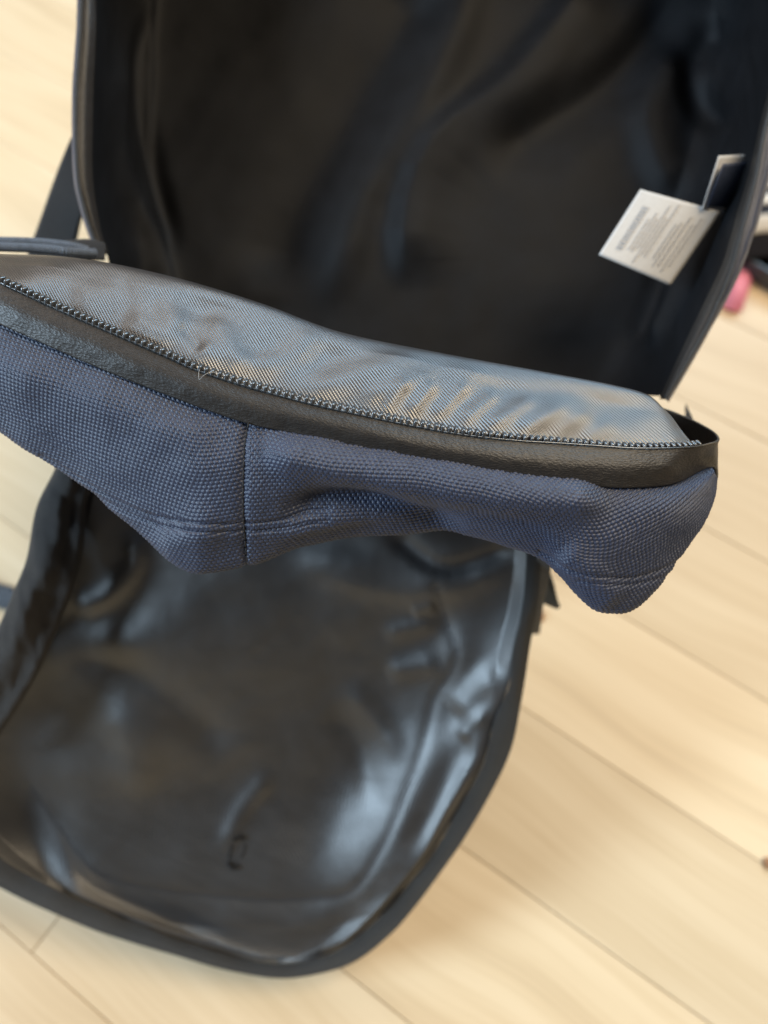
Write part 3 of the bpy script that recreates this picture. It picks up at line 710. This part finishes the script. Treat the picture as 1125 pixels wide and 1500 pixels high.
# tray with an orange box
q0 = floor_at(1246, 462)
tr_ = empty("tray", (q0[0], q0[1], 0), "shallow dark grey plastic tray on the floor in front of the striped garment", "tray")
def box(name, c, sz, m, parent, bev=.002, rz=0):
    bm = bmesh.new(); bmesh.ops.create_cube(bm, size=1); bmesh.ops.scale(bm, vec=sz, verts=bm.verts)
    bmesh.ops.bevel(bm, geom=list(bm.edges), offset=bev, segments=2, affect='EDGES')
    bmesh.ops.rotate(bm, cent=(0, 0, 0), matrix=Matrix.Rotation(rz, 3, 'Z'), verts=bm.verts)
    bmesh.ops.translate(bm, vec=Vector(local(parent, np.array(c, float))), verts=bm.verts)
    me = bpy.data.meshes.new(name); bm.to_mesh(me); bm.free(); me.materials.append(m); return link(bpy.data.objects.new(name, me), parent)
rz = math.radians(-43); R3 = lambda x, y: np.array([q0[0] + x * math.cos(rz) - y * math.sin(rz), q0[1] + x * math.sin(rz) + y * math.cos(rz), 0])
box("tray_bottom", R3(0, 0) + [0, 0, .003], (.19, .05, .004), M_tray, tr_, .001, rz)
for (x, y, sx, sy) in [(0, .025, .19, .005), (0, -.025, .19, .005), (.0975, 0, .005, .055), (-.0975, 0, .005, .055)]:
    box("tray_wall", R3(x, y) + [0, 0, .010], (sx, sy, .018), M_tray, tr_, .001, rz)
ob = box("orange_box", R3(-.055, .0) + [0, 0, .0145], (.05, .036, .018), M_orange, None, .0015, rz)
ob['label'] = "small orange cardboard box lying in the dark grey tray"; ob['category'] = "box"
# grey strap end on the floor at the left edge
fs = [floor_at(x, y, .0012) for x, y in ((-120, 820), (-60, 845), (-10, 870), (24, 880))]
A = resample([tuple(p) for p in fs], 40); nn = np.array([-.35, .94, 0]) * .011
G = np.stack([A - nn, A, A + nn]); G[..., 2] = .0035 + .002 * np.sin(np.linspace(0, 5, 40))[None, :]
fl = thicken(mesh_grid("floor_strap", G, arc_uv(G), M_gstrap, None), .0018)
fl['label'] = "flat grey webbing strap end on the floor at the left edge below the navy pouch"; fl['category'] = "strap"
# brown crumbs
for i, (x, y, r, lab) in enumerate([(789, 903, .0045, "small orange brown crumb on the floor beside the strap behind the pocket flap"),
                                    (1124, 1265, .0038, "dark brown crumb on the pale planks at the right edge of the photo"),
]):
    c = floor_at(x, y, .0)
    bm = bmesh.new(); bmesh.ops.create_icosphere(bm, subdivisions=3, radius=r)
    for v in bm.verts:
        k = 1 + .22 * float(fnoise(np.array(v.co.x / r * 1.3 + i * 3), np.array(v.co.y / r * 1.3 + v.co.z / r)))
        v.co *= k; v.co.z *= .5
    zmin = min(v.co.z for v in bm.verts)
    me = bpy.data.meshes.new("crumb"); bm.to_mesh(me); bm.free(); me.materials.append(M_crumb)
    for p in me.polygons: p.use_smooth = True
    o = link(bpy.data.objects.new("crumb", me)); o.location = (c[0], c[1], -zmin - .0003)
    o['label'] = lab; o['category'] = "crumb"; o['group'] = "brown crumbs on the floor"
tot = sum(len(o.data.polygons) for o in bpy.data.objects if o.type == 'MESH'); print("faces", tot)
